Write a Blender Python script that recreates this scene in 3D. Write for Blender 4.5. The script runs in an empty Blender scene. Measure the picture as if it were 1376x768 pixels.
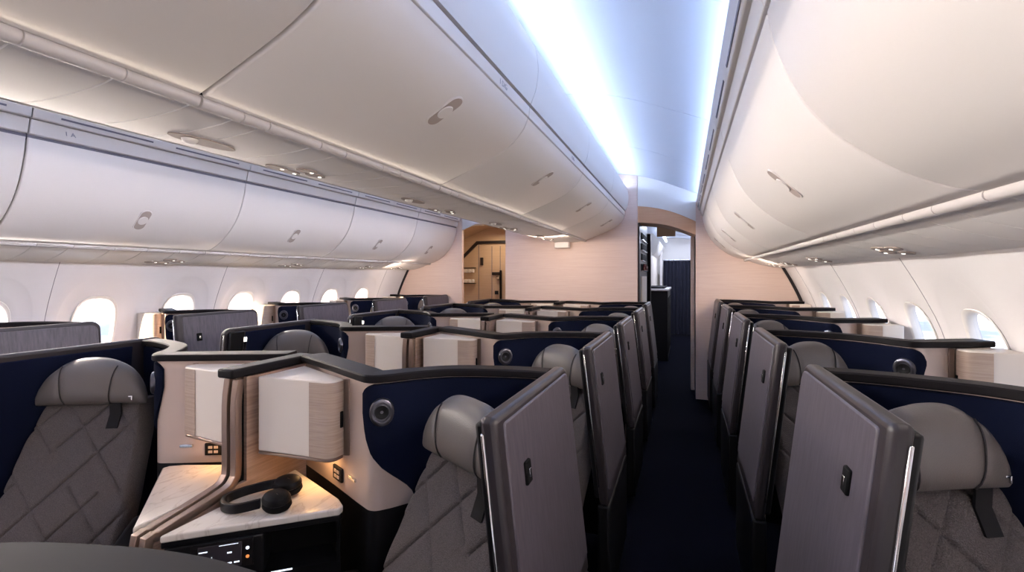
import bpy, bmesh, math, random
from mathutils import Vector, Matrix
random.seed(7)
C = bpy.context.scene.collection
PI = math.pi

# ------------------------------------------------------------------ materials
def lin(c):
    return tuple(((v/255)/12.92 if v/255 <= .04045 else ((v/255+.055)/1.055)**2.4) for v in c) + (1.0,)
MATS = {}
def mat(name, col, rough=.5, metal=0.0, grain=None, bump=0.0, bscale=400, spec=.5, sheen=0.0, emit=None, estr=0.0, coat=0.0):
    """grain = (scale xyz, second colour, noise scale) streaks the base colour along one axis"""
    m = bpy.data.materials.new(name); m.use_nodes = True
    nt = m.node_tree; b = nt.nodes['Principled BSDF']
    b.inputs['Base Color'].default_value = lin(col)
    b.inputs['Roughness'].default_value = rough
    b.inputs['Metallic'].default_value = metal
    b.inputs['Specular IOR Level'].default_value = spec
    b.inputs['Sheen Weight'].default_value = sheen
    b.inputs['Coat Weight'].default_value = coat
    if emit:
        b.inputs['Emission Color'].default_value = lin(emit)
        b.inputs['Emission Strength'].default_value = estr
    tc = nt.nodes.new('ShaderNodeTexCoord')
    if grain:
        sc, col2, ns = grain
        mp = nt.nodes.new('ShaderNodeMapping'); mp.inputs['Scale'].default_value = sc
        nt.links.new(tc.outputs['Object'], mp.inputs['Vector'])
        n = nt.nodes.new('ShaderNodeTexNoise'); n.inputs['Scale'].default_value = ns
        n.inputs['Detail'].default_value = 5; n.inputs['Roughness'].default_value = .65
        nt.links.new(mp.outputs['Vector'], n.inputs['Vector'])
        r = nt.nodes.new('ShaderNodeValToRGB')
        r.color_ramp.elements[0].position = .32; r.color_ramp.elements[0].color = lin(col2)
        r.color_ramp.elements[1].position = .68; r.color_ramp.elements[1].color = lin(col)
        nt.links.new(n.outputs['Fac'], r.inputs['Fac'])
        nt.links.new(r.outputs['Color'], b.inputs['Base Color'])
    if bump:
        v = nt.nodes.new('ShaderNodeTexVoronoi'); v.inputs['Scale'].default_value = bscale
        nt.links.new(tc.outputs['Object'], v.inputs['Vector'])
        bp = nt.nodes.new('ShaderNodeBump'); bp.inputs['Strength'].default_value = bump
        bp.inputs['Distance'].default_value = .002
        nt.links.new(v.outputs['Distance'], bp.inputs['Height'])
        nt.links.new(bp.outputs['Normal'], b.inputs['Normal'])
    MATS[name] = m
    return m

M_white = mat('white_moulding', (238,233,228), .42)
M_bin = mat('bin_satin', (224,218,214), .38)
M_gasket = mat('grey_gasket', (118,114,126), .6)
M_strip = mat('bin_rail_grey', (196,190,188), .4)
M_ceil = mat('ceiling_panel', (222,228,240), .5)
M_side = mat('sidewall', (226,222,222), .5)
M_bulk = mat('bulkhead_laminate', (236,214,202), .5, grain=((1.2,1.2,60), (224,198,186), 3.0))
M_tan = mat('tan_laminate', (206,180,152), .5, grain=((1,1,30), (196,170,142), 3.0))
M_arch = mat('arch_laminate', (208,164,128), .5, grain=((1,1,30), (198,152,116), 3.0))
M_seamline = mat('sidewall_joint', (158,154,158), .6)
M_beige = mat('champagne_shell', (196,176,164), .36, .15)
M_cream = mat('cream_cabinet', (232,222,212), .4)
M_pale = mat('pale_wood_strip', (190,170,154), .42, grain=((2,2,60), (164,142,128), 3.5))
M_navy = mat('navy_upholstery', (15,20,38), .9, bump=.35, bscale=700, spec=.06)
M_cap = mat('dark_cap', (26,24,26), .45, spec=.07)
M_black = mat('black_satin', (17,17,20), .38, spec=.2)
M_matte = mat('black_matte', (9,9,11), .7, spec=.1)
M_wood = mat('grey_wood', (80,75,82), .36, grain=((22,22,1.4), (60,56,63), 4.0), spec=.35)
M_frame = mat('taupe_frame', (40,36,39), .32, spec=.35)
M_wood2 = mat('brown_wood', (176,148,130), .42, grain=((1.2,1.2,26), (140,114,100), 4.0))
M_metal = mat('champagne_metal', (150,128,116), .3, .7)
M_chrome = mat('chrome', (210,210,212), .16, 1.0)
M_leather = mat('grey_leather', (96,90,87), .4, bump=.12, bscale=260)
M_seam = mat('dark_stitching', (38,35,36), .7)
M_fabric = mat('grey_tweed', (106,99,97), .9, grain=((1,1,1), (70,65,66), 420), bump=1.0, bscale=300, spec=.1)
M_strap = mat('black_webbing', (24,23,25), .75, spec=.2)
M_carpet = mat('navy_carpet', (17,18,29), .95, grain=((1,1,1), (10,11,19), 260), bump=.6, bscale=420, spec=.03)
M_vent = mat('vent_taupe', (170,156,148), .5)
M_curt = mat('dark_curtain', (26,28,48), .9, grain=((30,1,.5), (16,17,32), 3))
M_light = mat('lamp_lens', (255,250,240), .3, emit=(255,246,232), estr=2.0)
M_cove = mat('cove_lens', (235,240,255), .3, emit=(214,228,255), estr=5.0)
M_glow = mat('screen_marks', (230,235,245), .3, emit=(225,232,248), estr=1.2)
M_amber = mat('amber_marks', (230,150,90), .3, emit=(240,150,80), estr=.8)
M_screen = mat('screen_glass', (58,54,60), .12, coat=.4)
M_print = mat('grey_print', (142,140,152), .6)
M_bottle = mat('bottle_red', (96,42,36), .2)
M_warm = mat('warm_lens', (255,214,160), .3, emit=(255,206,150), estr=4.0)

def marble():
    m = mat('marble_top', (226,216,206), .18, coat=.3)
    nt = m.node_tree; b = nt.nodes['Principled BSDF']
    tc = nt.nodes.new('ShaderNodeTexCoord'); mp = nt.nodes.new('ShaderNodeMapping')
    mp.inputs['Rotation'].default_value = (0, 0, .6); mp.inputs['Scale'].default_value = (5, 1.6, 1)
    n = nt.nodes.new('ShaderNodeTexNoise'); n.inputs['Scale'].default_value = 3.2
    n.inputs['Detail'].default_value = 6; n.inputs['Distortion'].default_value = .8
    r = nt.nodes.new('ShaderNodeValToRGB'); e = r.color_ramp.elements
    e[0].position = 0; e[0].color = lin((226,217,208)); e[1].position = 1; e[1].color = lin((231,222,213))
    for p, c in ((.46,(226,217,208)), (.49,(208,196,186)), (.51,(228,219,210))):
        x = e.new(p); x.color = lin(c)
    nt.links.new(tc.outputs['Object'], mp.inputs['Vector']); nt.links.new(mp.outputs['Vector'], n.inputs['Vector'])
    nt.links.new(n.outputs['Fac'], r.inputs['Fac']); nt.links.new(r.outputs['Color'], b.inputs['Base Color'])
    return m
M_marble = marble()
def glass():
    m = bpy.data.materials.new('window_glass'); m.use_nodes = True
    nt = m.node_tree; nt.nodes.clear()
    o = nt.nodes.new('ShaderNodeOutputMaterial'); mx = nt.nodes.new('ShaderNodeMixShader')
    t = nt.nodes.new('ShaderNodeBsdfTransparent'); g = nt.nodes.new('ShaderNodeBsdfGlossy')
    g.inputs['Roughness'].default_value = .03; lw = nt.nodes.new('ShaderNodeLayerWeight'); lw.inputs['Blend'].default_value = .5
    pw = nt.nodes.new('ShaderNodeMath'); pw.operation = 'POWER'; pw.inputs[1].default_value = 5
    f = nt.nodes.new('ShaderNodeMath'); f.operation = 'MULTIPLY_ADD'; f.inputs[1].default_value = .5; f.inputs[2].default_value = .04
    nt.links.new(lw.outputs['Facing'], pw.inputs[0]); nt.links.new(pw.outputs[0], f.inputs[0])
    t.inputs['Color'].default_value = (.97,.98,1,1)
    nt.links.new(f.outputs[0], mx.inputs[0]); nt.links.new(t.outputs[0], mx.inputs[1])
    nt.links.new(g.outputs[0], mx.inputs[2]); nt.links.new(mx.outputs[0], o.inputs[0])
    return m
M_glass = glass()

# ------------------------------------------------------------------ mesh helpers
class MB:
    def __init__(s): s.v = []; s.f = []; s.m = []
    def add(s, vs, fs, mi=0):
        o = len(s.v); s.v += [tuple(p) for p in vs]
        for f in fs: s.f.append([i+o for i in f]); s.m.append(mi)
        return s
    def box(s, c, d, R=None, mi=0):
        x, y, z = d[0]/2, d[1]/2, d[2]/2
        vs = [Vector((i*x, j*y, k*z)) for i in (-1,1) for j in (-1,1) for k in (-1,1)]
        if R is not None: vs = [R @ v for v in vs]
        vs = [v + Vector(c) for v in vs]
        return s.add(vs, [(0,1,3,2),(4,6,7,5),(0,4,5,1),(2,3,7,6),(0,2,6,4),(1,5,7,3)], mi)
    def prism(s, poly, h0, h1, fn, mi=0):
        n = len(poly)
        vs = [fn(p, h0) for p in poly] + [fn(p, h1) for p in poly]
        fs = [tuple(range(n)), tuple(range(2*n-1, n-1, -1))] + [(i, (i+1) % n, n+(i+1) % n, n+i) for i in range(n)]
        return s.add(vs, fs, mi)
    def rings(s, rs, closed=True, cap=True, mi=0):
        n = len(rs[0]); vs = [p for r in rs for p in r]; fs = []
        for i in range(len(rs)-1):
            for j in range(n if closed else n-1):
                k = (j+1) % n
                fs.append((i*n+j, i*n+k, (i+1)*n+k, (i+1)*n+j))
        if cap and closed:
            fs += [tuple(range(n)), tuple(range((len(rs)-1)*n, len(rs)*n))]
        return s.add(vs, fs, mi)
    def tube(s, pts, r, n=8, mi=0):
        pts = [Vector(p) for p in pts]; rs = []
        for i, p in enumerate(pts):
            t = (pts[min(i+1, len(pts)-1)] - pts[max(i-1, 0)]).normalized()
            a = t.orthogonal().normalized() if i == 0 else (pa - t*pa.dot(t)).normalized()
            pa = a; b = t.cross(a)
            rr = r[i] if isinstance(r, (list, tuple)) else r
            rs.append([p + a*math.cos(2*PI*k/n)*rr + b*math.sin(2*PI*k/n)*rr for k in range(n)])
        return s.rings(rs, mi=mi)
    def lathe(s, prof, c, ax=(0,0,1), n=20, sx=1, sy=1, up=None, mi=0):
        """prof = [(r,h)...] about axis ax, optionally squashed"""
        ax = Vector(ax).normalized(); a = (Vector(up) - ax*Vector(up).dot(ax)).normalized() if up else ax.orthogonal().normalized()
        b = ax.cross(a); c = Vector(c)
        return s.rings([[c + ax*h + a*math.cos(2*PI*k/n)*r*sx + b*math.sin(2*PI*k/n)*r*sy for k in range(n)] for r, h in prof], mi=mi)
    def build(s, name, mats, parent=None, smooth=38, bevel=0, seg=2, T=None, loc=None):
        me = bpy.data.meshes.new(name)
        vs = [T(*p) for p in s.v] if T else s.v
        me.from_pydata([tuple(v) for v in vs], [], s.f)
        ml = mats if isinstance(mats, (list, tuple)) else [mats]
        for m in ml: me.materials.append(m)
        if len(ml) > 1: me.polygons.foreach_set('material_index', s.m)
        bm = bmesh.new(); bm.from_mesh(me)
        bmesh.ops.remove_doubles(bm, verts=bm.verts, dist=1e-5)
        bmesh.ops.recalc_face_normals(bm, faces=bm.faces); bm.to_mesh(me); bm.free()
        if smooth:
            me.polygons.foreach_set('use_smooth', [True]*len(me.polygons))
            me.set_sharp_from_angle(angle=math.radians(smooth))
        o = bpy.data.objects.new(name, me); C.objects.link(o)
        if parent: o.parent = parent
        if loc: o.location = loc
        if bevel:
            b = o.modifiers.new('bevel', 'BEVEL'); b.width = bevel; b.segments = seg
            b.limit_method = 'ANGLE'; b.angle_limit = math.radians(40)
        return o
def tag(o, label=None, cat=None, group=None, kind=None):
    if label: o['label'] = label
    if cat: o['category'] = cat
    if group: o['group'] = group
    if kind: o['kind'] = kind
    return o
def empty(name, loc=(0,0,0), label=None, cat=None, group=None, kind=None):
    o = bpy.data.objects.new(name, None); C.objects.link(o); o.location = loc; o.empty_display_size = .1
    return tag(o, label, cat, group, kind)
def copy_tree(o, parent=None):
    c = o.copy(); C.objects.link(c)
    if parent: c.parent = parent
    for ch in list(o.children): copy_tree(ch, c)
    return c
def struct(name, mb, m, **k):
    return tag(mb.build(name, m, **k), kind='structure')
def spline(P, per=8):
    """Catmull-Rom through tuples"""
    P = [Vector(p) for p in P]; out = []
    Q = [P[0]*2-P[1]] + P + [P[-1]*2-P[-2]]
    for i in range(1, len(Q)-2):
        a, b, c, d = Q[i-1:i+3]
        for k in range(per):
            t = k/per
            out.append(.5*((2*b) + (c-a)*t + (2*a-5*b+4*c-d)*t*t + (3*b-a-3*c+d)*t**3))
    out.append(P[-1]); return out
def lerp_tab(tab, x):
    if x <= tab[0][0]: return tab[0][1]
    for (a, va), (b, vb) in zip(tab, tab[1:]):
        if x <= b: return va + (vb-va)*(x-a)/(b-a)
    return tab[-1][1]
def text_obj(name, body, size, m, parent, mw):
    cu = bpy.data.curves.new(name, 'FONT'); cu.body = body; cu.size = size; cu.extrude = .0004
    cu.align_x = 'CENTER'; cu.align_y = 'CENTER'
    t = bpy.data.objects.new(name + '_tmp', cu); C.objects.link(t)
    dg = bpy.context.evaluated_depsgraph_get()
    me = bpy.data.meshes.new_from_object(t.evaluated_get(dg)); bpy.data.objects.remove(t)
    me.transform(mw); me.materials.clear(); me.materials.append(m)
    o = bpy.data.objects.new(name, me); C.objects.link(o)
    if parent: o.parent = parent
    return o

# ------------------------------------------------------------------ camera
cam = bpy.data.cameras.new('camera'); co = bpy.data.objects.new('camera', cam); C.objects.link(co)
cam.sensor_width = 36; cam.lens = 605/1376*36; cam.shift_y = -13/1376; cam.clip_start = .02
co.location = (1.465, 0, 1.5); co.rotation_euler = (PI/2, 0, math.radians(20.9))
bpy.context.scene.camera = co

YB = 5.95            # aft bulkhead
Y0 = -3.2            # cabin continues behind the camera to here

# ------------------------------------------------------------------ the shell of the cabin
WALL = [(z, x) for x, z in [tuple(p) for p in spline([(2.60,0),(2.70,.3),(2.775,.6),(2.79,.9),(2.735,1.19),(2.64,1.42),(2.53,1.63),(2.46,1.75)], 6)]]
def wx(z): return lerp_tab(WALL, z)
fl = MB().box((0, 5.5, -.02), (5.6, 14.2, .04)); struct('floor', fl, M_carpet, smooth=0)

WIN_Y = [.87, 1.48, 2.09, 2.70, 3.31, 3.92, 4.53, 5.14]
def sup(a, b, n, k, N):
    t = 2*PI*k/N; c, s = math.cos(t), math.sin(t)
    return (a*math.copysign(abs(c)**(2/n), c), b*math.copysign(abs(s)**(2/n), s))
def side_wall(sg, name):
    mb = MB(); N = 56; zc = 1.10; z0, z1 = .5, 1.68
    for yc in WIN_Y:
        rings = []
        rect = []
        for k in range(N):
            t = 2*PI*k/N; c, s = math.cos(t), math.sin(t)
            h = .305; vu, vd = z1-zc, zc-z0
            q = min(h/abs(c) if abs(c) > 1e-6 else 9, (vu if s > 0 else vd)/abs(s) if abs(s) > 1e-6 else 9)
            rect.append((c*q, s*q, 0))
        # corner snapping keeps the bay a full rectangle
        for cy, cz in ((.305, z1-zc), (-.305, z1-zc), (.305, z0-zc), (-.305, z0-zc)):
            k = min(range(N), key=lambda i: (rect[i][0]-cy)**2 + (rect[i][1]-cz)**2); rect[k] = (cy, cz, 0)
        rings.append(rect)
        for a, b, off, n in ((.25,.405,0,2.5), (.242,.395,.006,2.5), (.185,.30,.026,2.6), (.15,.25,.034,2.8), (.136,.236,.040,3), (.132,.232,.075,3)):
            rings.append([sup(a, b, n, k, N) + (off,) for k in range(N)])
        mb.rings([[(sg*(wx(zc+z)+o), yc+y, zc+z) for y, z, o in r] for r in rings], cap=False)
    zs = [z0*i/5 for i in range(6)]
    ya, yb = WIN_Y[0]-.305, WIN_Y[-1]+.305
    mb.rings([[(sg*wx(z), y, z) for z in zs] for y in (ya, yb)], closed=False)
    zs = [1.70*i/22 for i in range(23)]
    for a, b in ((Y0, ya), (yb, YB+.05)):
        mb.rings([[(sg*wx(z), y, z) for z in zs] for y in (a, b)], closed=False)
    return struct(name, mb, M_side)
side_wall(-1, 'wall_left'); side_wall(1, 'wall_right')
n = 0
for sg in (-1, 1):
    for yc in WIN_Y:
        n += 1
        w = empty('window_%d' % n, (sg*2.75, yc, 1.10), kind='structure')
        N = 48; fr = MB(); rs = []
        for a, b, off in ((.150,.250,.030), (.146,.246,.024), (.134,.234,.030), (.130,.230,.040), (.130,.230,.070)):
            rs.append([(sg*(wx(1.10+z)+off)-sg*2.75, y, z) for y, z in (sup(a, b, 2.9, k, N) for k in range(N))])
        fr.rings(rs, cap=False).build('window_frame', M_white, w)
        pn = MB(); ring = [(sg*(wx(1.10+z)+.056)-sg*2.75, y, z) for y, z in (sup(.1305,.2305,2.9,k,N) for k in range(N))]
        pn.add(ring, [tuple(range(N))]); pn.build('window_pane', M_glass, w, smooth=0)
# seams between the sidewall panels
tn = 0
for sg in (-1, 1):
    for y in (.565, 1.785, 3.005, 4.225, 5.445):
        tn += 1
        struct('trim_%d' % tn, MB().tube([(sg*(wx(z)-.0005), y, z) for z in [.5+1.15*i/16 for i in range(17)]], .0022, 6), M_seamline)

# outer skin that closes the crown above the bins and the tail of the tube
sk = MB(); ang = [PI*i/24 for i in range(25)]
sk.rings([[(2.62*math.cos(a), y, 1.60+1.28*math.sin(a)) for a in ang] for y in (Y0, 13)], closed=False)
sk.rings([[(s*(wx(z)+.2), y, z) for z in (0,.4,.8,1.2,1.7)] for y in (YB+.05, 13) for s in (1,)], closed=False)
sk.rings([[(s*(wx(z)+.2), y, z) for z in (0,.4,.8,1.2,1.7)] for y in (YB+.05, 13) for s in (-1,)], closed=False)
struct('wall_crown', sk, M_white)
bw = MB().box((0, Y0-.03, 1.5), (5.8, .06, 3.1)); struct('wall_back', bw, M_bulk, smooth=0)
fw = MB().box((0, 13.03, 1.5), (5.8, .06, 3.1)); struct('wall_far', fw, M_white, smooth=0)

# ceiling panels over the two aisles
CE = spline([(.50,2.85),(.66,2.825),(.92,2.785),(1.16,2.71),(1.375,2.62),(1.55,2.545),(1.74,2.46)], 6)
YC = [Y0, -1.0, .55, 1.85, 3.20, 4.55, YB+.02]
cp = MB()
for sg in (-1, 1):
    for a, b in zip(YC, YC[1:]):
        # each panel ends in a shallow turned-up joint
        ys = [(a, .012), (a+.004, .0), (b-.004, .0), (b, .012)]
        cp.rings([[(sg*p.x, y, p.y+dz) for p in CE] for y, dz in ys], closed=False)
struct('ceiling', cp, M_ceil)

# ------------------------------------------------------------------ overhead bins
ORD = ('nearest','second','third','fourth','fifth','farthest')
def curve2(P, per=6): return [tuple(p) for p in spline(P, per)]
DO = curve2([(1.675,2.212),(1.70,2.10),(1.755,1.97),(1.835,1.865),(1.95,1.77),(2.06,1.715),(2.125,1.700)])      # outer door face
DC = curve2([(.748,2.275),(.722,2.222),(.66,2.155),(.56,2.098),(.40,2.035),(.255,1.982)])                          # centre door face
def offs(P, t, flip=1):
    out = []
    for i, p in enumerate(P):
        a = P[max(i-1,0)]; b = P[min(i+1,len(P)-1)]
        tx, tz = b[0]-a[0], b[1]-a[1]; l = math.hypot(tx, tz)
        out.append((p[0]-tz/l*t*flip, p[1]+tx/l*t*flip))
    return out
def solid_strip(P, t, ya, yb, flip, edge=.006):
    """a curved slab with softened ends"""
    Q = offs(P, t, flip); Pi = offs(P, edge*.8, flip); loop = lambda A: A + Q[::-1]
    mb = MB()
    mb.rings([[(x, y, z) for x, z in loop(A)] for y, A in ((ya, Pi), (ya+edge*.4, offs(P, edge*.25, flip)), (ya+edge, P), (yb-edge, P), (yb-edge*.4, offs(P, edge*.25, flip)), (yb, Pi))])
    return mb
def at_profile(P, f):
    i = f*(len(P)-1); k = min(int(i), len(P)-2); t = i-k
    p = (P[k][0]+(P[k+1][0]-P[k][0])*t, P[k][1]+(P[k+1][1]-P[k][1])*t)
    d = Vector((P[k+1][0]-P[k][0], 0, P[k+1][1]-P[k][1])).normalized()
    return Vector((p[0], 0, p[1])), d
def capsule(mb, c, along, nrm, L, W, h0, h1, n=12, taper=1.0):
    side = along.cross(nrm).normalized(); rs = []
    for h, q in ((h0, 1.0), (h1, taper)):
        r = []
        for k in range(2*n):
            t = -PI/2 + PI*(k % n)/(n-1); s = 1 if k < n else -1
            r.append(c + along*s*(L/2-W/2 + math.cos(t)*W/2*q) + side*s*math.sin(t)*W/2*q + nrm*h)
        rs.append(r)
    mb.rings(rs)
def add_latch(door, P, f, y, nflip, sg):
    c, d = at_profile(P, f); c = Vector((sg*c.x, y, c.z)); d = Vector((sg*d.x, 0, d.z))
    nr = Vector((d.z, 0, -d.x)).normalized()
    if nr.z > 0: nr = -nr
    rim = MB(); capsule(rim, c, d, nr, .170, .070, -.004, .0022, 14, .93)
    rim = rim.build('latch', M_bin, door)
    well = MB(); capsule(well, c, d, nr, .158, .058, .0, .0027, 14, 1.0); well.build('latch_well', M_vent, rim)
    fp = MB(); R = Matrix((d, d.cross(nr), nr)).transposed()
    fp.lathe([(.0,.0),(.017,.0),(.0195,.004),(.0185,.008),(.0,.010)], c + d*.0, nr, 22, 1.75, 1.44, up=d); fp.build('latch_flap', M_bin, rim)
def outer_bin(sg, ya, yb, label, group, txt):
    t = empty('overhead_bin', (0,0,0), label, 'overhead bin', group)
    g = .0025
    S = lambda mb: (setattr(mb, 'v', [(sg*x, y, z) for x, y, z in mb.v]), mb)[1]
    d = S(solid_strip(DO, .02, ya+g, yb-g*(2.4 if sg < 0 and 0 < ya < .1 else 1), 1)).build('bin_door', M_bin, t)
    add_latch(d, DO, .50, (ya+yb)/2, 1, sg)
    # recessed gasket, header strip with slots and upper fascia
    S(MB().prism([(1.690,2.205),(1.72,2.205),(1.72,2.25),(1.690,2.25)], ya+.001, yb-.001, lambda p, h: (p[0], h, p[1]))).build('gasket', M_gasket, t, smooth=0)
    hd = S(MB().prism([(1.668,2.232),(1.73,2.228),(1.73,2.305),(1.650,2.305)], ya+g, yb-g, lambda p, h: (p[0], h, p[1]))).build('header_strip', M_bin, t, bevel=.004)
    fa = S(MB().prism([(1.632,2.308),(1.70,2.308),(1.68,2.42),(1.604,2.42),(1.606,2.41)], ya+g, yb-g, lambda p, h: (p[0], h, p[1]))).build('fascia', M_bin, t, bevel=.006)
    L = (yb-ya)
    for q in (.27, .74):
        S(MB().box((1.6245, ya+L*q, 2.335), (.006, L*.36, .010), Matrix.Rotation(-.24, 3, 'Y'))).build('air_slot', M_gasket, fa, smooth=0)
    if txt:
        for q in (.13,):
            mw = Matrix.Translation((sg*1.652, ya+L*q, 2.268)) @ Matrix.Rotation(-sg*PI/2, 4, 'Z') @ Matrix.Rotation(PI/2-.22, 4, 'X')
            text_obj('seat_row_mark', txt, .034, M_print, hd, mw)
    # inner back of the bin, closing it to the crown
    S(MB().prism([(2.12,1.712),(2.56,1.72),(2.50,2.2),(1.95,2.45),(1.74,2.42),(1.74,2.20),(1.80,2.0),(1.95,1.82)], ya+g, yb-g, lambda p, h: (p[0], h, p[1]))).build('bin_body', M_white, t)
    return t
LB = [Y0, .05, 1.27, 2.50, 3.72, 4.88, YB-.004]
RB = [Y0, .02, 1.39, 2.70, 3.92, 4.95, YB-.004]
for sg, B, nm in ((-1, LB, 'left'), (1, RB, 'right')):
    for i, (a, b) in enumerate(zip(B, B[1:])):
        lab = 'white curved overhead bin along the %s window wall, %s one from the camera' % (nm, ORD[i])
        if i == 5: lab = 'white curved overhead bin on the %s window wall, the one touching the aft bulkhead' % nm
        outer_bin(sg, a, b, lab, 'window side overhead bins', '1 A' if sg < 0 and i == 2 else None)
def centre_bin(ya, yb, label, txt):
    t = empty('overhead_bin', (0,0,0), label, 'overhead bin', 'centre overhead bins')
    g = .0025
    d = solid_strip(DC, .02, ya+g, yb-g*(3.2 if ya < 0 else 1), -1).build('bin_door', M_bin, t)
    add_latch(d, DC, .50, (ya+yb)/2+.04, 1, 1)
    MB().prism([(.725,2.26),(.70,2.26),(.70,2.35),(.728,2.35)], ya+.001, yb-.001, lambda p, h: (p[0], h, p[1])).build('gasket', M_gasket, t, smooth=0)
    hd = MB().prism([(.752,2.282),(.70,2.282),(.70,2.332),(.757,2.332)], ya+g, yb-g, lambda p, h: (p[0], h, p[1])).build('header_strip', M_bin, t, bevel=.003)
    pr = [(.745,2.345)] + [tuple(p) for p in spline([(.762,2.345),(.79,2.42),(.80,2.52),(.785,2.62),(.765,2.645)], 4)] + [(.748,2.645),(.735,2.60),(.72,2.40),(.70,2.345)]
    MB().prism(pr, ya+g, yb-g, lambda p, h: (p[0], h, p[1])).build('fascia', M_bin, t)
    if txt:
        mw = Matrix.Translation((.7553, ya+(yb-ya)*.73, 2.307)) @ Matrix.Rotation(PI/2, 4, 'Z') @ Matrix.Rotation(PI/2, 4, 'X')
        text_obj('seat_row_mark', txt, .034, M_print, hd, mw)
    return t
CB = [Y0, -.42, .834, 2.10, 3.37, 4.64, YB-.004]
for i, (a, b) in enumerate(zip(CB, CB[1:])):
    lab = 'white curved centre overhead bin above the seat pairs, %s one from the camera' % ORD[i]
    if i == 5: lab = 'white curved centre overhead bin, the one touching the centre partition'
    if i: centre_bin(a, b, lab, '1 D/G' if i in (2, 3) else None)
# far half of the centre bins, the side nobody sees from this aisle
cl = MB(); prof = [(-x, z) for x, z in DC[::-1]] + [(-.757,2.332),(-.80,2.52),(-.765,2.645)]
cl.rings([[(x, y, z) for x, z in prof] for y in (Y0, YB-.004)], closed=False)
struct('trim_centre_bin', cl, M_bin)
cx_ = MB().box((0, (Y0+YB)/2, 2.40), (1.36, YB-Y0-.01, .30)); struct('trim_bin_core', cx_, M_matte, smooth=0)

# ------------------------------------------------------------------ service channels under the bins
UC = curve2([(.218,1.972),(.16,1.962),(.08,1.957),(0,1.956),(-.08,1.957),(-.16,1.962),(-.218,1.972)], 4)
UO = curve2([(2.160,1.690),(2.25,1.650),(2.36,1.618),(2.46,1.602),(2.545,1.598)], 4)
def channel_mesh(P, ya, yb, seams, flip):
    ys = [(ya, .004), (ya+.002, 0)]
    for s in seams: ys += [(s-.003, 0), (s-.0012, .004), (s+.0012, .004), (s+.003, 0)]
    ys += [(yb-.002, 0), (yb, .004)]
    mb = MB(); Q = offs(P, .03, flip)
    mb.rings([[(x, y, z) for x, z in offs(P, dz, flip) + Q[::-1]] for y, dz in ys])
    return mb
def vent_cluster(t, c, nrm, along, sg):
    side = along.cross(nrm).normalized()
    for i, (a, b) in enumerate(((-.115,.028),(-.03,.05),(-.03,-.05),(.055,-.012))):
        p = c + along*a + side*b
        m = MB(); m.lathe([(.0,.002),(.030,.002),(.033,-.0035),(.037,-.003),(.038,.003)], p, -nrm*-1, 24, 1.35, .82, up=along)
        o = m.build('air_nozzle', M_vent, t)
        k = MB(); k.lathe([(.0,.0055),(.006,.0055),(.008,.004),(.008,.0)], p + along*.026, nrm, 12); k.build('nozzle_light', M_light, o)
def ball_lamp(t, c, nrm, along):
    m = MB(); m.lathe([(.0,.002),(.056,.002),(.060,-.003),(.065,-.002),(.066,.003)], c, nrm, 28, 1.7, .62, up=along)
    o = m.build('lamp_recess', M_vent, t)
    k = MB(); k.lathe([(.0,.020),(.012,.018),(.021,.012),(.024,.004),(.024,0)], c - along*.045, nrm, 20); k.build('lamp_ball', M_white, o)
def channel(P, ya, yb, seams, flip, sg, rail, label, vents, lamps, group):
    t = empty('service_channel', (0,0,0), label, 'service panel', group)
    mb = channel_mesh(P, ya+.001, yb-.001, seams, flip); mb.v = [(sg*x, y, z) for x, y, z in mb.v]
    mb.build('channel_panel', M_white, t)
    ys = [ya+.001] + seams + [yb-.001]; r = .0185; pts = []; rr = []
    for i, y in enumerate(ys):
        for dy, q in ((-.0025, r), (-.0012, r-.004), (.0012, r-.004), (.0025, r)):
            pts.append((sg*rail[0], y+dy, rail[1])); rr.append(q)
    MB().tube(pts, rr, 14).build('rail', M_strip, t)
    for y, f in vents:
        c, d = at_profile(P, f); d = Vector((sg*d.x, 0, d.z)); nr = Vector((d.z, 0, -d.x)).normalized()
        if nr.z > 0: nr = -nr
        vent_cluster(t, Vector((sg*c.x, y, c.z)) + nr*.001, nr, Vector((0,1,0)), sg)
    for y, f in lamps:
        c, d = at_profile(P, f); d = Vector((sg*d.x, 0, d.z)); nr = Vector((d.z, 0, -d.x)).normalized()
        if nr.z > 0: nr = -nr
        ball_lamp(t, Vector((sg*c.x, y, c.z)) + nr*.001, nr, Vector((0,1,0)))
    return t
for i, (a, b) in enumerate(zip(CB, CB[1:])):
    if i == 0: continue
    seams = [a+q*(b-a) for q in (.0,.10,.17,.34,.44,.62,.72,.86)][1:]
    channel(UC, a, b, seams, -1, 1, (.236,1.974), 'pale service channel under the centre bins, %s segment from the camera' % ORD[i],
            [(a+.70*(b-a)/1.27, .72)], [(a+.22*(b-a)/1.27, .62)], 'centre service channels')
for sg, B, nm in ((-1, LB, 'left'), (1, RB, 'right')):
    for i, (a, b) in enumerate(zip(B, B[1:])):
        if i == 0: continue
        seams = [a+q*(b-a) for q in (.18,.32,.50,.66,.84)]
        channel(UO, a, b, seams, 1, sg, (2.142,1.693), 'pale service channel under the %s window bins, %s segment from the camera' % (nm, ORD[i]),
                [(b-.12 if i < 5 else (a+b)/2, .5)], [], 'window service channels')
# the far rail of the centre channel and the wall wash lip
struct('trim_centre_rail', MB().tube([(-.240, Y0, 1.992), (-.240, YB-.004, 1.992)], .0185, 14), M_strip)
for sg, nm in ((-1, 'left'), (1, 'right')):
    struct('trim_wash_%s' % nm, MB().prism([(2.545,1.600),(2.60,1.600),(2.60,1.70),(2.545,1.64)], Y0, YB-.004, lambda p, h: (sg*p[0], h, p[1])), M_white, smooth=0)
    # lit LED strips in the two coves of each aisle
    struct('trim_cove_%s' % nm, MB().box((sg*.715, (Y0+YB)/2, 2.640), (.03, YB-Y0-.1, .012)), M_cove, smooth=0)

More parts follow.
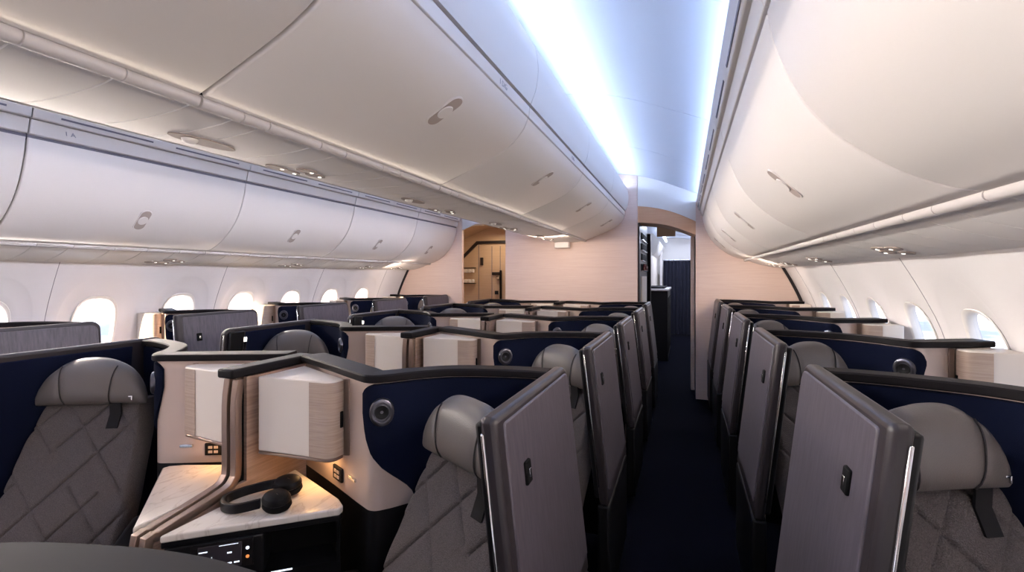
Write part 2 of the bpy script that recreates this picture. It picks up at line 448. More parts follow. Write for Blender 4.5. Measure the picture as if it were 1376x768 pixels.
# ------------------------------------------------------------------ aft partitions
def P3(p, h): return (p[0], h, p[1])
struct('wall_partition', MB().box((0, YB+.75, 1.46), (1.82, 1.5, 2.92)), M_bulk, bevel=.008)
for sg, nm in ((-1, 'left'), (1, 'right')):
    poly = [(sg*1.60, 0)] + [(sg*(wx(z)-.004), z) for z in (0,.3,.6,.9,1.19,1.4,1.63)] + [(sg*2.5,1.72),(sg*1.95,2.42),(sg*1.60,2.44)]
    struct('wall_aft_%s' % nm, MB().prism(poly, YB, YB+.06, P3), M_bulk, smooth=0)
    ed = MB(); zz = [.6+.05*i for i in range(21)]
    ed.rings([[(sg*(wx(z)-.035), YB-.012, z), (sg*(wx(z)-.002), YB-.012, z), (sg*(wx(z)-.002), YB+.002, z), (sg*(wx(z)-.035), YB+.002, z)] for z in zz])
    struct('trim_edge_%s' % nm, ed, M_frame)
# white and tan headers across the right aisle
def header(name, x0, x1, zt0, zt1, zb0, zb1, ya, yb, m):
    N = 12; top = []; bot = []
    for i in range(N+1):
        t = i/N; x = x0+(x1-x0)*t; arch = .05*math.sin(PI*min(1, t*1.0))
        top.append((x, zt0+(zt1-zt0)*t+arch)); bot.append((x, zb0+(zb1-zb0)*t+arch))
    return struct(name, MB().prism(top + bot[::-1], ya, yb, P3), m)
header('wall_header', .912, 1.66, 2.86, 2.56, 2.40, 2.14, YB+.012, YB+.05, M_white)
header('wall_arch', .912, 1.66, 2.40, 2.14, 2.19, 1.98, YB+.02, YB+.50, M_arch)
header('wall_header_left', -1.66, -.912, 2.56, 2.86, 2.16, 2.30, YB+.012, YB+.05, M_white)
struct('trim_post_left', MB().box((.945, YB+1.42, 1.08), (.07, .10, 2.16)), M_black, bevel=.006)
struct('trim_post_right', MB().box((1.615, YB+.25, 1.05), (.035, .38, 2.1)), M_frame, bevel=.006)
struct('trim_panel_right', MB().box((1.572, YB+.42, 1.02), (.05, .12, 2.0)), M_bulk, bevel=.01)
# shelves in the partition's aisle side
gs = empty('galley_shelf', (.92, YB+.70, 0), 'tall galley shelf unit built into the partition side at the aisle end', 'shelf')
MB().box((0, 0, 1.26), (.02, 1.30, 2.0)).build('frame', M_frame, gs, bevel=.004)
for k, z in enumerate((1.62, 1.76, 1.90, 2.04)):
    o = MB().box((.012, 0, z), (.02, .80, .09)).build('shelf_bay', M_matte, gs, smooth=0)
    MB().box((.02, 0, z-.05), (.03, .84, .012)).build('shelf_lip', M_chrome, o)
MB().box((.012, 0, 1.22), (.02, .80, .56)).build('lower_panel', M_cream, gs, bevel=.004)
for k in range(3):
    tag(MB().lathe([(0,0),(.026,0),(.026,.055),(.012,.075),(.012,.09),(0,.09)], (.958, YB+.45+.16*k, 1.719-.14), n=12).build('bottle', M_bottle),
        'small dark red bottle on the lit galley shelf by the aisle', 'bottle', 'bottles on the galley shelf')
# galley and next cabin seen through the right doorway
gc = empty('galley_counter', (.86, 9.2, 0), 'dark galley counter with a pale edge beyond the right doorway', 'counter')
MB().box((0, 0, .62), (.68, 1.6, 1.24)).build('cabinet', M_black, gc, bevel=.01)
MB().box((0, 0, 1.26), (.72, 1.66, .035)).build('worktop', M_strip, gc, bevel=.006)
MB().box((0, 0, 1.292), (.56, 1.4, .03)).build('tray', M_matte, gc, bevel=.006)
for k in range(4):
    MB().box((.342, -.55+.36*k, .62), (.012, .32, 1.0)).build('cart_door', M_matte, gc, bevel=.004)
cu = empty('curtain', (1.42, 12.2, 0), 'dark navy curtain closing the far end of the aisle', 'curtain')
m = MB(); N = 60; rs = []
for z in (.03, 1.0, 1.9):
    rs.append([(-.45+.9*i/N, .03*math.sin(i*1.05), z) for i in range(N+1)])
m.rings(rs, closed=False).build('cloth', M_curt, cu)
MB().tube([(-.48,0,1.915),(.48,0,1.915)], .012).build('curtain_rail', M_chrome, cu)
struct('wall_next_left', MB().box((.80, 10.9, 1.0), (.06, 2.6, 2.0)), M_cream, smooth=0)
struct('trim_next_post', MB().box((.93, 11.9, 1.1), (.06, .06, 2.2)), M_strip, bevel=.006)
struct('wall_next_right', MB().box((1.98, 9.9, 1.0), (.06, 5.4, 2.0)), M_cream, smooth=0)
struct('wall_next_end', MB().box((1.42, 12.5, 2.2), (1.3, .05, 1.3)), M_white, smooth=0)
nc = MB(); prof = [(.5,2.42),(.8,2.50),(1.3,2.50),(1.75,2.42),(2.0,2.3)]
nc.rings([[(x, y, z) for x, z in prof] for y in (YB+.5, 12.9)], closed=False); struct('ceiling_next', nc, M_ceil)
for k in range(5):
    struct('trim_rib_%d' % (k+1), MB().prism([(1.02,2.50),(1.70,2.44),(1.70,2.40),(1.02,2.46)], 7.9+.9*k, 7.98+.9*k, P3), M_ceil)
for k, (x, z) in enumerate(((1.04,2.40),(1.76,2.34))):
    struct('trim_next_cove_%d' % (k+1), MB().box((x, 10.0, z), (.05, 4.6, .03)), M_cove, smooth=0)
nb = MB().prism([(.45,2.42),(.86,2.40),(.98,2.25),(.93,2.05),(.80,1.92),(.45,1.85)], 9.9, 12.4, P3)
tag(nb.build('overhead_bin', M_bin), 'white overhead bin of the next cabin seen through the right doorway', 'overhead bin')
sb = empty('sign_box', (1.22, 7.0, 2.16), 'tan blank sign box hanging from the ceiling beyond the right doorway', 'sign')
MB().box((0,0,0), (.26, .06, .15)).build('housing', M_tan, sb, bevel=.006); MB().box((0,0,.19), (.05,.03,.24)).build('bracket', M_strip, sb)
hs = empty('wall_phone', (1.93, 8.2, 1.55), 'small black handset on the pale wall past the right doorway', 'phone')
MB().box((0,0,0), (.03,.07,.18)).build('cradle', M_black, hs, bevel=.008); MB().tube([(-.03,0,.08),(-.045,0,.0),(-.03,0,-.08)], .014).build('handset', M_matte, hs)
for (x, y, z, lab) in ((-.05, YB-.10, 1.915, 'white blank sign box hanging under the far end of the centre bins'), (-1.40, YB+.10, 2.29, 'white blank sign box above the left doorway in the aft wall')):
    sb = empty('sign_box', (x, y, z), lab, 'sign')
    MB().box((0,0,0), (.19, .10, .075)).build('housing', M_white, sb, bevel=.005); MB().box((0,0,.05), (.12,.06,.05)).build('bracket', M_white, sb)
# exit door area behind the left opening
dr = empty('door_1', (0,0,0), kind='structure')
Yd = YB + .95
MB().box((-1.45, Yd+.03, 1.35), (2.2, .05, 2.7)).build('panel', M_tan, dr, smooth=0)
MB().prism([(-1.05,2.09),(-1.80,2.09),(-2.12,1.80),(-2.10,1.76),(-1.78,2.045),(-1.05,2.045)], Yd-.03, Yd+.006, P3).build('frame', M_frame, dr, smooth=0)
for x, z0, z1 in ((-1.77,.1,2.04), (-1.53,.1,2.0), (-1.38,1.35,2.0)):
    MB().box((x, Yd+.002, (z0+z1)/2), (.008, .008, z1-z0)).build('door_seam', M_gasket, dr, smooth=0)
MB().box((-1.71, Yd-.01, 1.75), (.05, .03, .13)).build('placard', M_frame, dr, bevel=.004)
MB().box((-1.445, Yd-.01, 1.545), (.15, .03, .05)).build('handle_recess', M_frame, dr, bevel=.006)
MB().lathe([(0,0),(.035,0),(.035,.03),(.02,.045),(0,.045)], (-1.41, Yd, 1.47), (0,-1,0), 16).build('door_handle', M_chrome, dr)
MB().box((-1.44, Yd-.01, 1.23), (.06, .02, .06)).build('lock_plate', M_black, dr, bevel=.004)
MB().box((-1.362, Yd-.02, 1.2), (.03, .05, .8)).build('grab_handle', M_cap, dr, bevel=.01)
sp = empty('stowage_rack', (-1.95, Yd-.04, 1.5), 'small open rack of pale fittings on the tan wall behind the left doorway', 'rack')
for z in (.14, -.12): MB().box((0, 0, z), (.27, .06, .015)).build('rack_bar', M_frame, sp)
for z in (.09, -.08):
    for k in range(4): MB().box((-.095+.063*k, -.015, z), (.05, .04, .06)).build('fitting', M_white, sp, bevel=.008)
struct('ceiling_exit', MB().prism([(-2.3,2.05),(-1.62,2.30),(-.9,2.36),(-.9,2.40),(-1.6,2.34),(-2.3,2.09)], YB+.07, Yd, P3), M_tan, smooth=0)
struct('wall_exit_side', MB().box((-2.16, YB+.5, 1.1), (.06, .9, 2.2)), M_tan, smooth=0)

# ------------------------------------------------------------------ seats and suites
# suite coordinates: d = inward from the aisle, e = aft along the cabin, z = up
def shell_path(wide):
    P = [(.042,.556),(.12,.553),(.22,.534),(.36,.487),(.455,.41),(.515,.335),(.556,.304),(.615,.322)]
    P += [(.80,.405),(1.035,.505)] if wide else [(.72,.372),(.865,.44)]
    return [(p.x, p.y) for p in spline(P, 6)]
def nrm2(P):
    out = []
    for i in range(len(P)):
        a = P[max(i-1,0)]; b = P[min(i+1,len(P)-1)]; tx, ty = b[0]-a[0], b[1]-a[1]; l = math.hypot(tx, ty)
        out.append((ty/l, -tx/l))
    return out
def lean(z, zt): return -.115*(zt-max(z, .50))
class Kind: pass
def make_kind(m, wide, zt, dz):
    k = Kind(); k.m = m; k.wide = wide; k.zt = zt; k.dz = dz; k.e0 = -.10 if (m == 1 and wide) else .008; k.rn = .045 if (m == 1 and wide) else .016; k.hw = .215 if wide else .192
    T = lambda d, e, z: (m*d, e, z); k.T = T
    return k
def make_shell(k, door=True, name='seat_shell'):
    T, zt, m = k.T, k.zt, k.m; t = empty(name)
    P = shell_path(k.wide); Nn = nrm2(P); th = .045
    # body
    mb = MB(); rs = []
    for (d, e), (nd, ne) in zip(P, Nn):
        b = (d-nd*th, e-ne*th)
        zf = .06 if k.wide else .24
        rs.append([(d,e,zf),(d,e,.745+k.dz),(d,e,zt-.03),(b[0],b[1],zt-.03),(b[0],b[1],zf)])
    mb.rings(rs); n = len(rs)
    mb.m = [1 if (i < 5*(n-1) and i % 5 in (0,3)) else 0 for i in range(len(mb.f))]
    mb.build('shell_panel', [M_beige, M_black], t, T=T)
    # cap rail
    mb = MB(); rs = []
    sec = [(.015,0),(.019,.004),(.019,.021),(.015,.026),(-.046,.026),(-.050,.022),(-.050,.004),(-.046,0)]
    for i, ((d, e), (nd, ne)) in enumerate(zip(P, Nn)):
        w = lerp_tab([(0,1.0),(.45,1.0),(.62,1.45),(1.04,1.6)], d)
        rs.append([(d+nd*a*(w if a < 0 else 1), e+ne*a*(w if a < 0 else 1), zt-.031+h) for a, h in sec])
    mb.rings(rs).build('cap_rail', M_cap, t, T=T, smooth=30)
    # navy upholstery with the scooped lower edge and rounded corner
    mb = MB(); F = []; B = []; zs = 10
    for (d, e), (nd, ne) in zip(P, Nn):
        if d > .592: break
        if d < .40: zl = .35+k.dz
        else: zl = k.dz + lerp_tab([(.40,.35),(.44,.60),(.452,.74),(.47,.80),(.50,.845),(.53,.885),(.555,.93),(.574,.99),(.583,1.05),(.592,1.08)], d)
        zh = zt-.040 - lerp_tab([(.55,0),(.572,.010),(.585,.028),(.592,.05)], d)
        F.append([(d+nd*.011, e+ne*.011, zl+(zh-zl)*j/zs) for j in range(zs+1)])
        B.append([(d+nd*.001, e+ne*.001, zl-.004+(zh-zl+.008)*j/zs) for j in range(zs+1)])
    mb.rings([f + b[::-1] for f, b in zip(F, B)]).build('upholstery', M_navy, t, T=T, smooth=60)
    # speaker on the wing
    i = min(range(len(P)), key=lambda i: abs(P[i][0]-.530)); (d, e), (nd, ne) = P[i], Nn[i]
    nd, ne = (nd*.75+.0), (ne); l = math.hypot(nd, ne); nd, ne = nd/l, ne/l
    c = Vector((d+nd*.010, e+ne*.010, zt-.125)); ax = Vector((nd, ne, 0))
    TM = lambda x, y, z: T(x, y, z)
    sp = MB().lathe([(.0,.006),(.026,.006),(.028,.012),(.034,.013),(.040,.010),(.043,.003),(.043,-.004)], c, ax, 28, 1.08, .9, up=(0,0,1)).build('speaker', M_chromedark, t, T=T)
    MB().lathe([(.0,.004),(.010,.008),(.022,.0085),(.0225,.005)], c, ax, 20).build('speaker_cone', M_black, sp, T=T)
    # little reading light plate and outlet on the beige face
    def on_face(dd, off):
        i = min(range(len(P)), key=lambda i: abs(P[i][0]-dd)+(9 if P[i][1] > .56 else 0)); (d, e), (nd, ne) = P[i], Nn[i]
        return Vector((d+nd*off, e+ne*off, 0)), Vector((nd, ne, 0)), Vector((-ne, nd, 0))
    c, ax, tg = on_face(.765, .004)
    R = Matrix((tg, ax, Vector((0,0,1)))).transposed()
    op = MB().box(c+Vector((0,0,.80+k.dz)), (.072,.010,.05), R).build('outlet_plate', M_cap, t, T=T, bevel=.004)
    for q in (-.012, .010):
        for r in (-.009, .009):
            MB().box(c+tg*q+ax*.006+Vector((0,0,.80+k.dz+r)), (.015,.003,.010), R).build('socket', M_vent, op, T=T)
    c, ax, tg = on_face(.665, .003); R = Matrix((tg, ax, Vector((0,0,1)))).transposed()
    MB().box(c+Vector((0,0,.815+k.dz)), (.05,.008,.012), R).build('reading_light', M_chrome, t, T=T, bevel=.002)
    if door:
        zb = .53
        def slab(e0, e1, z0, z1, o0, o1, r0=0.0, r1=0.0):
            # outline in the (e, z) plane, rounded at the two top corners
            P2 = [(e0, z0), (e1, z0)]
            for ce, r, a0 in ((e1, r1, 0), (e0, r0, PI/2)):
                if r:
                    cc = ce-r if ce == e1 else ce+r
                    P2 += [(cc+r*math.cos(a0+PI/2*i/6), z1-r+r*math.sin(a0+PI/2*i/6)) for i in range(7)]
                else: P2.append((ce, z1))
            mb = MB(); return mb.rings([[(lean(z, zt)+o, e, z) for e, z in P2] for o in (o0, o1)])
        fr = slab(k.e0, .650, .50, zt, 0, .040, k.rn, .045).build('privacy_door', M_frame, t, T=T, bevel=.013, seg=3)
        slab(k.e0+.040, .632, .56, zt-.020, -.005, .004, .012, .034).build('door_panel', M_wood, fr, T=T, bevel=.004)
        slab(k.e0+.020, k.e0+.12, .52, zt-.020, .036, .062).build('inner_panel', M_black, fr, T=T, bevel=.008)
        slab(k.e0-.004, k.e0+.006, .58, zt-.035, .030, .038).build('chrome_strip', M_chrome, fr, T=T, bevel=.003)
        slab(k.e0+.135, .50, .52, zt-.03, .036, .046).build('door_lining', M_navy, fr, T=T, bevel=.006)
        la = slab(.135, .172, zt-.195, zt-.140, -.012, 0).build('latch', M_matte, fr, T=T, bevel=.004)
        slab(.148, .160, zt-.178, zt-.158, -.015, -.010).build('latch_bolt', M_chrome, la, T=T, bevel=.001)
        slab(k.e0+.004, .64, .05, .50, -.004, .050).build('kick_panel', M_black, t, T=T, bevel=.010)
        lp = slab(k.e0+.10, k.e0+.125, zt-.17, zt-.055, .062, .072).build('strip_lamp', M_chrome, t, T=T, bevel=.003)  # chrome reading lamp on the inside of the aisle wall
        slab(k.e0+.103, k.e0+.122, zt-.085, zt-.060, .0715, .075).build('lamp_lens', M_light, lp, T=T, bevel=.002)
    return t
M_chromedark = mat('dark_chrome', (96,96,104), .28, .85)

def seat_frame(k):
    O = Vector((.015, .178, 0)); I = Vector((.372, .362, 0))
    if not k.wide: O += Vector((-.01, .06, 0)); I += Vector((-.01, .06, 0))
    l = (I-O).normalized(); f = Vector((l.y, -l.x, 0)); c = (O+I)/2
    return c, l, f
def make_seat(k):
    c, l, f = seat_frame(k); dz = k.dz; m = k.m; t = empty('airline_seat')
    up = Vector((0,0,1))
    TS = lambda a, ff, z: k.T(*(c + l*a + f*ff + up*(z+dz)))
    rec = .46
    # quilted backrest: heightfield front, closed behind
    nu, nv = 96, 124; zb, zt = .40, .965
    def front(i, j):
        u = -1+2*i/nu; v = j/nv; z = zb+(zt-zb)*v
        w = lerp_tab([(0,.250),(.35,.243),(.75,.222),(1,.192)], v); a = u*w
        edge = max(0, abs(u)-.90)/.10; ft = .045 - .040*edge**2
        tp = max(0, v-.95)/.05; ft -= .02*tp*tp
        # quilting: two crossing families of stitched lines
        X, Y = a, (z-zb)*1.12
        dist = 1
        for sgn in (1, -1):
            q = (X*.86*1.0 + sgn*Y*.72 + 1.0)/.152; r = abs(q-round(q))*.152
            on = True
            seg = math.floor((X*.72 - sgn*Y*.86 + 5)/.19)
            if (seg + round(q)*2) % 5 == 0: on = False
            if on: dist = min(dist, r)
        ft -= .0100*math.exp(-(dist/.0052)**2)
        ft += .004*math.sin(PI*min(1, dist/.075)) if dist < .15 else 0
        return (a, (zt-z)*rec + ft - .045, z)
    def back(i, j):
        u = -1+2*i/nu; v = j/nv; z = zb+(zt-zb)*v
        w = lerp_tab([(0,.250),(.35,.243),(.75,.222),(1,.192)], v)
        return (u*w, (zt-z)*rec - .085, z)
    mb = MB(); vs = [front(i, j) for j in range(nv+1) for i in range(nu+1)]; W = nu+1
    fs = [(j*W+i, j*W+i+1, (j+1)*W+i+1, (j+1)*W+i) for j in range(nv) for i in range(nu)]
    o = len(vs); per = [(i, 0) for i in range(nu+1)] + [(nu, j) for j in range(1, nv+1)] + [(i, nv) for i in range(nu-1, -1, -1)] + [(0, j) for j in range(nv-1, 0, -1)]
    vs += [back(i, j) for i, j in per]; n = len(per)
    for q in range(n):
        i, j = per[q]; i2, j2 = per[(q+1) % n]
        fs.append((j*W+i, o+q, o+(q+1) % n, j2*W+i2))
    fs.append(tuple(o+q for q in range(n)))
    mb.add(vs, fs).build('backrest', M_fabric, t, T=TS, smooth=70)
    # headrest: flat-bottomed, arched pillow
    def hr(u, v):
        w = k.hw; a = u*w
        h = .198*max(0.02, (1-abs(u)**2.5))**.62
        return a, .955 + h*v
    N, Mv = 36, 14; rs = []
    for i in range(N+1):
        u = -1+2*i/N; ring = []
        for j in range(2*Mv):
            if j < Mv: v = j/(Mv-1); s = 1
            else: v = 1-(j-Mv)/(Mv-1); s = -1
            a, z = hr(u, v)
            pr = max(0, 1-abs(2*v-1)**2.6)**.5 * max(0, 1-abs(u)**3.2)**.5
            seam = .006*sum(math.exp(-((u-x0-.10*(1-v)*(1 if x0 > 0 else -1)*-1)/.03)**2) for x0 in (-.50, .50)) if s > 0 else 0
            ring.append((a*(1-.0*v), .012 + s*(.050*pr) - seam*(1 if pr > .15 else 0) - (z-.955)*.10, z))
        rs.append(ring)
    h = MB().rings(rs).build('headrest', M_leather, t, T=TS, smooth=70)
    for x0 in (-.50, .50):
        pts = []
        for q in range(11):
            v = .06+.88*q/10; u = x0+.10*(1-v)*(1 if x0 > 0 else -1)*-1; a, z = hr(u, v)
            pr = max(0, 1-abs(2*v-1)**2.6)**.5 * max(0, 1-abs(u)**3.2)**.5
            pts.append((a, .012+.050*pr-.0006-(z-.955)*.10, z))
        MB().tube(pts, .0022, 6).build('stitching', M_seam, h, T=TS)
    # things on the passenger's left, same hand in every seat
    pa = m*1.0
    a, z = hr(.80, .30); fh = .012 + .050*max(0, 1-.4**2.6)**.5*max(0, 1-.80**3.2)**.5 - .003
    hk = MB(); hk.box((pa*a, fh, z+.004), (.018,.006,.006)); hk.box((pa*(a+.006), fh+.001, z-.003), (.006,.006,.018))
    hk.build('coat_hook', M_chrome, h, T=TS, bevel=.0015)
    st = MB(); ring = []
    for z, ff in ((.975,.030),(.950,.030),(.92,.0285),(.865,.052)):
        ring.append([(pa*.105-.022, ff-.003, z), (pa*.105+.022, ff-.003, z), (pa*.105+.022, ff+.003, z), (pa*.105-.022, ff+.003, z)])
    st.rings(ring).build('strap', M_strap, t, T=TS, smooth=30)
    # seat cushion, base
    MB().box((0, .42, .42), (.50, .46, .11)).build('seat_cushion', M_fabric, t, T=TS, bevel=.035, seg=4)
    MB().box((0, .36, .19), (.44, .46, .34)).build('seat_base', M_black, t, T=TS, bevel=.02)
    return t
def make_console(k):
    T, dz = k.T, k.dz; t = empty('side_console')
    if k.wide: poly = [(1.022,-.045),(1.022,.440),(.70,.315),(.655,.285),(.650,.262)]
    else: poly = [(.905,-.02),(.905,.405),(.72,.325),(.655,.285),(.650,.262)]
    A = Vector(poly[0]); B = Vector((.645,.262)); dv = (B-A).normalized(); L = (B-A).length; nv = Vector((-dv.y, dv.x))
    if nv.y > 0: nv = -nv
    inn = -nv
    pz = lambda p, h: (p[0], p[1], h)
    MB().prism(poly, .732+dz, .755+dz, pz).build('countertop', M_marble, t, T=T, bevel=.005, seg=3)
    def run(t0, t1, w0, w1):
        return [tuple(A+dv*t0+inn*w0), tuple(A+dv*t1+inn*w0), tuple(A+dv*t1+inn*w1), tuple(A+dv*t0+inn*w1)]
    poly2 = [tuple(Vector(p)+inn*.008) if i in (0, 4) else p for i, p in enumerate(poly)]
    MB().prism(poly2, .712+dz, .731+dz, pz).build('edge_band', M_black, t, T=T, bevel=.003)
    bd = MB().prism([tuple(A+inn*.012), tuple(A+dv*L+inn*.012), tuple(A+dv*(L*.9)+inn*.16), tuple(A+dv*.15+inn*.16)], .10 if k.wide else .42, .585+dz, pz).build('base', M_black, t, T=T)
    cb = MB().prism(run(.005, .265, .010, .14), .585+dz, .711+dz, pz).build('control_block', M_black, t, T=T, bevel=.006)
    MB().prism(run(.267, L-.012, .12, .135), .585+dz, .711+dz, pz).build('cubby_back', M_matte, t, T=T)
    MB().prism(run(L-.014, L-.002, .012, .12), .585+dz, .711+dz, pz).build('cubby_side', M_matte, t, T=T)
    # controller screen in the block's face
    R = Matrix((Vector((dv.x,dv.y,0)), Vector((nv.x,nv.y,0)), Vector((0,0,1)))).transposed()
    at = lambda s, o, z: Vector((*(A+dv*(s+.045)+nv*o), z+dz+.010))
    sc = MB().box(at(.110, -.009, .655), (.165, .006, .085), R).build('control_panel', M_cap, t, T=T, bevel=.008)
    scr = MB().box(at(.105, -.0045, .655), (.115, .004, .074), R).build('screen', M_screen, sc, T=T, bevel=.002)
    for s, z, w, h in ((.062,.676,.022,.003),(.128,.688,.05,.0015),(.130,.664,.012,.004),(.127,.633,.018,.004),(.149,.633,.014,.004),(.056,.650,.006,.006),(.074,.650,.006,.005),(.063,.630,.028,.002),(.084,.645,.002,.028)):
        MB().box(at(s, -.0022, z), (w, .001, h), R).build('screen_mark', M_glow, scr, T=T, smooth=0)
    for z, mm in ((.668, M_glow), (.642, M_amber)):
        MB().lathe([(0,.0),(.005,.0),(.005,.003),(0,.003)], at(.177, -.008, z), Vector((nv.x,nv.y,0)), 12).build('button', mm, sc, T=T)
    MB().box(at(.27, -.006, .579), (.06, .004, .003), R).build('cubby_light', M_glow, t, T=T, smooth=0)
    # padded armrest ledge in front of the cubby
    ar = [tuple(A+dv*.20+nv*.005), tuple(A+dv*(L+.06)+nv*.005), tuple(A+dv*(L+.07)+nv*.10), tuple(A+dv*.26+nv*.13), tuple(A+dv*.21+nv*.08)]
    MB().prism(ar, .30, .565+dz, pz).build('armrest', M_black, t, T=T, bevel=.02, seg=4)
    return t
def make_cabinet(k):
    T, dz = k.T, k.dz; t = empty('storage_cabinet')
    z0, z1 = .876+dz, 1.148+dz
    arc = [(.712+.035*(1-math.sin(a)), .292+.035*(1-math.cos(a))) for a in [PI/2*i/6 for i in range(7)]]  # rounded front corner
    arc = [(.747-.035*math.sin(a), .327-.035*math.cos(a)) for a in [PI/2*i/6 for i in range(7)]]
    if k.wide: front, back = (1.015,.270), (1.015,.478)
    else: front, back = (.905,.280), (.84,.425)
    poly = [front, (.80,.288)] + arc + [(.712,.350), back]
    if not k.wide: poly = [front, (.80,.288)] + arc + [(.712,.350), back, (.905,.43)]
    pz = lambda p, h: (p[0], p[1], h)
    b = MB().prism(poly, z0+.012, z1, pz).build('cabinet_body', M_cream, t, T=T, bevel=.004)
    # wood wrap around the rounded corner, trims
    W = [(.80,.288)] + arc + [(.712,.350)]; Wn = nrm2(W)
    outs = [(p[0]+n[0]*-.002, p[1]+n[1]*-.002) for p, n in zip(W, Wn)]
    cxm = (.80, .36)
    out2 = []
    for p in W:
        v = Vector((p[0]-.79, p[1]-.37)); v.normalize(); out2.append((p[0]+v.x*.0025, p[1]+v.y*.0025))
    MB().prism(out2 + [(.73,.36),(.79,.30)], z0+.014, z1-.006, pz).build('corner_strip', M_pale, t, T=T)
    MB().prism(poly, z0, z0+.011, pz).build('bottom_trim', M_metal, t, T=T, bevel=.003)
    MB().prism([(.706,.345),(.688,.352),(.690,.372),(.708,.372)], z0+.01, z1 if k.wide else k.zt-.035, pz).build('corner_post', M_metal, t, T=T, bevel=.002)
    MB().box((.7085, .338, (z0+z1)/2), (.006, .012, .055)).build('latch', M_matte, t, T=T, bevel=.002)
    return t
def make_divider():
    """double centre-line divider between the two seats of a pair"""
    t = empty('privacy_divider'); xy = lambda p, h: (h, p[0], p[1])
    L = lambda o: [(.255+o,1.150-o*.3),(.53,1.150),(.53,.70),(-.04,.62),(-.06,.66),(-.05,.735),(.17,.775),(.205,.80)]
    for sg in (-1, 1):
        MB().prism([(.26,1.145),(.53,1.145),(.53,.62),(.26,.62)], sg*.010, sg*.024, xy).build('wood_panel', M_wood2, t, smooth=0)
        # champagne trim: post, then low rail running forward and down
        pts = [(.235,1.142),(.225,1.05),(.225,.84),(.215,.80),(.18,.775),(.05,.752),(-.03,.738),(-.055,.715),(-.058,.40)]
        pp = spline([(0,)+p for p in pts], 3); rs = []
        for i, p in enumerate(pp):
            a = pp[max(i-1,0)]; b = pp[min(i+1,len(pp)-1)]; tv = (b-a).normalized(); nn = Vector((0, -tv.z, tv.y))
            rs.append([(sg*.008, *(p+nn*.012).yz), (sg*.030, *(p+nn*.012).yz), (sg*.034, *(p+nn*.006).yz), (sg*.034, *(p-nn*.016).yz), (sg*.008, *(p-nn*.016).yz)])
        MB().rings(rs).build('metal_trim', M_metal, t, bevel=.003)
        MB().prism([(.215,.78),(-.045,.73),(-.045,.10),(.53,.10),(.53,.70),(.255,.78)], sg*.010, sg*.026, xy).build('low_panel', M_wood2, t, smooth=0)
    MB().prism([(.24,1.13),(.53,1.13),(.53,.10),(-.04,.10),(-.04,.715),(.20,.78),(.24,.84)], -.010, .010, xy).build('core', M_matte, t, smooth=0)
    MB().box((0, .375, 1.166), (.075, .36, .032)).build('cap', M_cap, t, bevel=.008, seg=3)
    return t
def make_post(k):
    t = empty('console_post')

KINDS = {'cr': make_kind(-1, True, 1.19, 0), 'cl': make_kind(1, True, 1.19, 0), 'wr': make_kind(1, False, 1.232, .05), 'wl': make_kind(-1, False, 1.232, .05)}
AX = {'cr': 1.082, 'cl': -1.082, 'wr': 1.816, 'wl': -1.816}
ROWC = [.89+1.07*i for i in range(5)]
ROWW = [1.0+1.07*i for i in range(5)]
RN = ('nearest', 'second nearest', 'third nearest', 'fourth nearest', 'farthest')
WHERE = {'cr': 'right half of the centre pairs', 'cl': 'left half of the centre pairs', 'wr': 'right window column', 'wl': 'left window column'}
WHAT = {
 'seat_shell': ('%s navy lined seat shell in the %s', 'seat shell', 'seat shells of the cabin'),
 'airline_seat': ('%s quilted grey seat with leather headrest in the %s', 'seat', 'seats of the cabin'),
 'side_console': ('%s console with pale stone counter in the %s', 'console', 'consoles beside the seats'),
 'storage_cabinet': ('%s cream storage cabinet above a console in the %s', 'cabinet', 'storage cabinets above the consoles'),
}
def row_word(i, kd):
    return RN[i]
for kd, k in KINDS.items():
    protos = [make_shell(k), make_seat(k), make_console(k), make_cabinet(k)]
    rows = ROWC if kd[0] == 'c' else ROWW
    for i, y in enumerate(rows):
        for p in protos:
            o = p if i == 0 else copy_tree(p)
            base = p.name.split('.')[0]
            lb, cat, gr = WHAT[base]
            tag(o, lb % (RN[i], WHERE[kd]), cat, gr)
            o.location = (AX[kd], y, 0)
dv0 = make_divider()
for i, y in enumerate(ROWC):
    o = dv0 if i == 0 else copy_tree(dv0)
    tag(o, '%s metal edged divider between the two seats of a centre pair' % RN[i], 'divider', 'dividers of the centre pairs'); o.location = (0, y, 0)
# the shell right in front of the camera, only its cap in the picture
s0 = make_shell(KINDS['cr'], door=False); s0.location = (AX['cr'], ROWC[0]-1.14, 0)
tag(s0, 'dark capped seat shell cut off by the bottom left corner', 'seat shell')

# headphones on the nearest right console
hp = empty('headphones', (.10, 1.03, .7555), 'black over ear headphones lying on the nearest stone counter of the right centre seat', 'headphones')
cups = [(Vector((.150,.045,.028)), .25), (Vector((.105,.130,.034)), .5)]
band = spline([(.112,.018,.026),(.055,-.022,.018),(.0,-.022,.016),(-.036,.015,.016),(-.025,.066,.018),(.02,.11,.026),(.068,.130,.036)], 6)
rs = []
for i, p in enumerate(band):
    a = band[max(i-1,0)]; b = band[min(i+1,len(band)-1)]; tv = (b-a); tv.z = 0; tv.normalize(); nn = Vector((-tv.y, tv.x, 0))
    w = .0065; hh = .0145
    rs.append([p+nn*w+Vector((0,0,-hh)), p+nn*w*1.2, p+nn*w+Vector((0,0,hh)), p-nn*w+Vector((0,0,hh)), p-nn*w*1.2, p-nn*w+Vector((0,0,-hh))])
MB().rings(rs).build('headband', M_black, hp, bevel=.002)
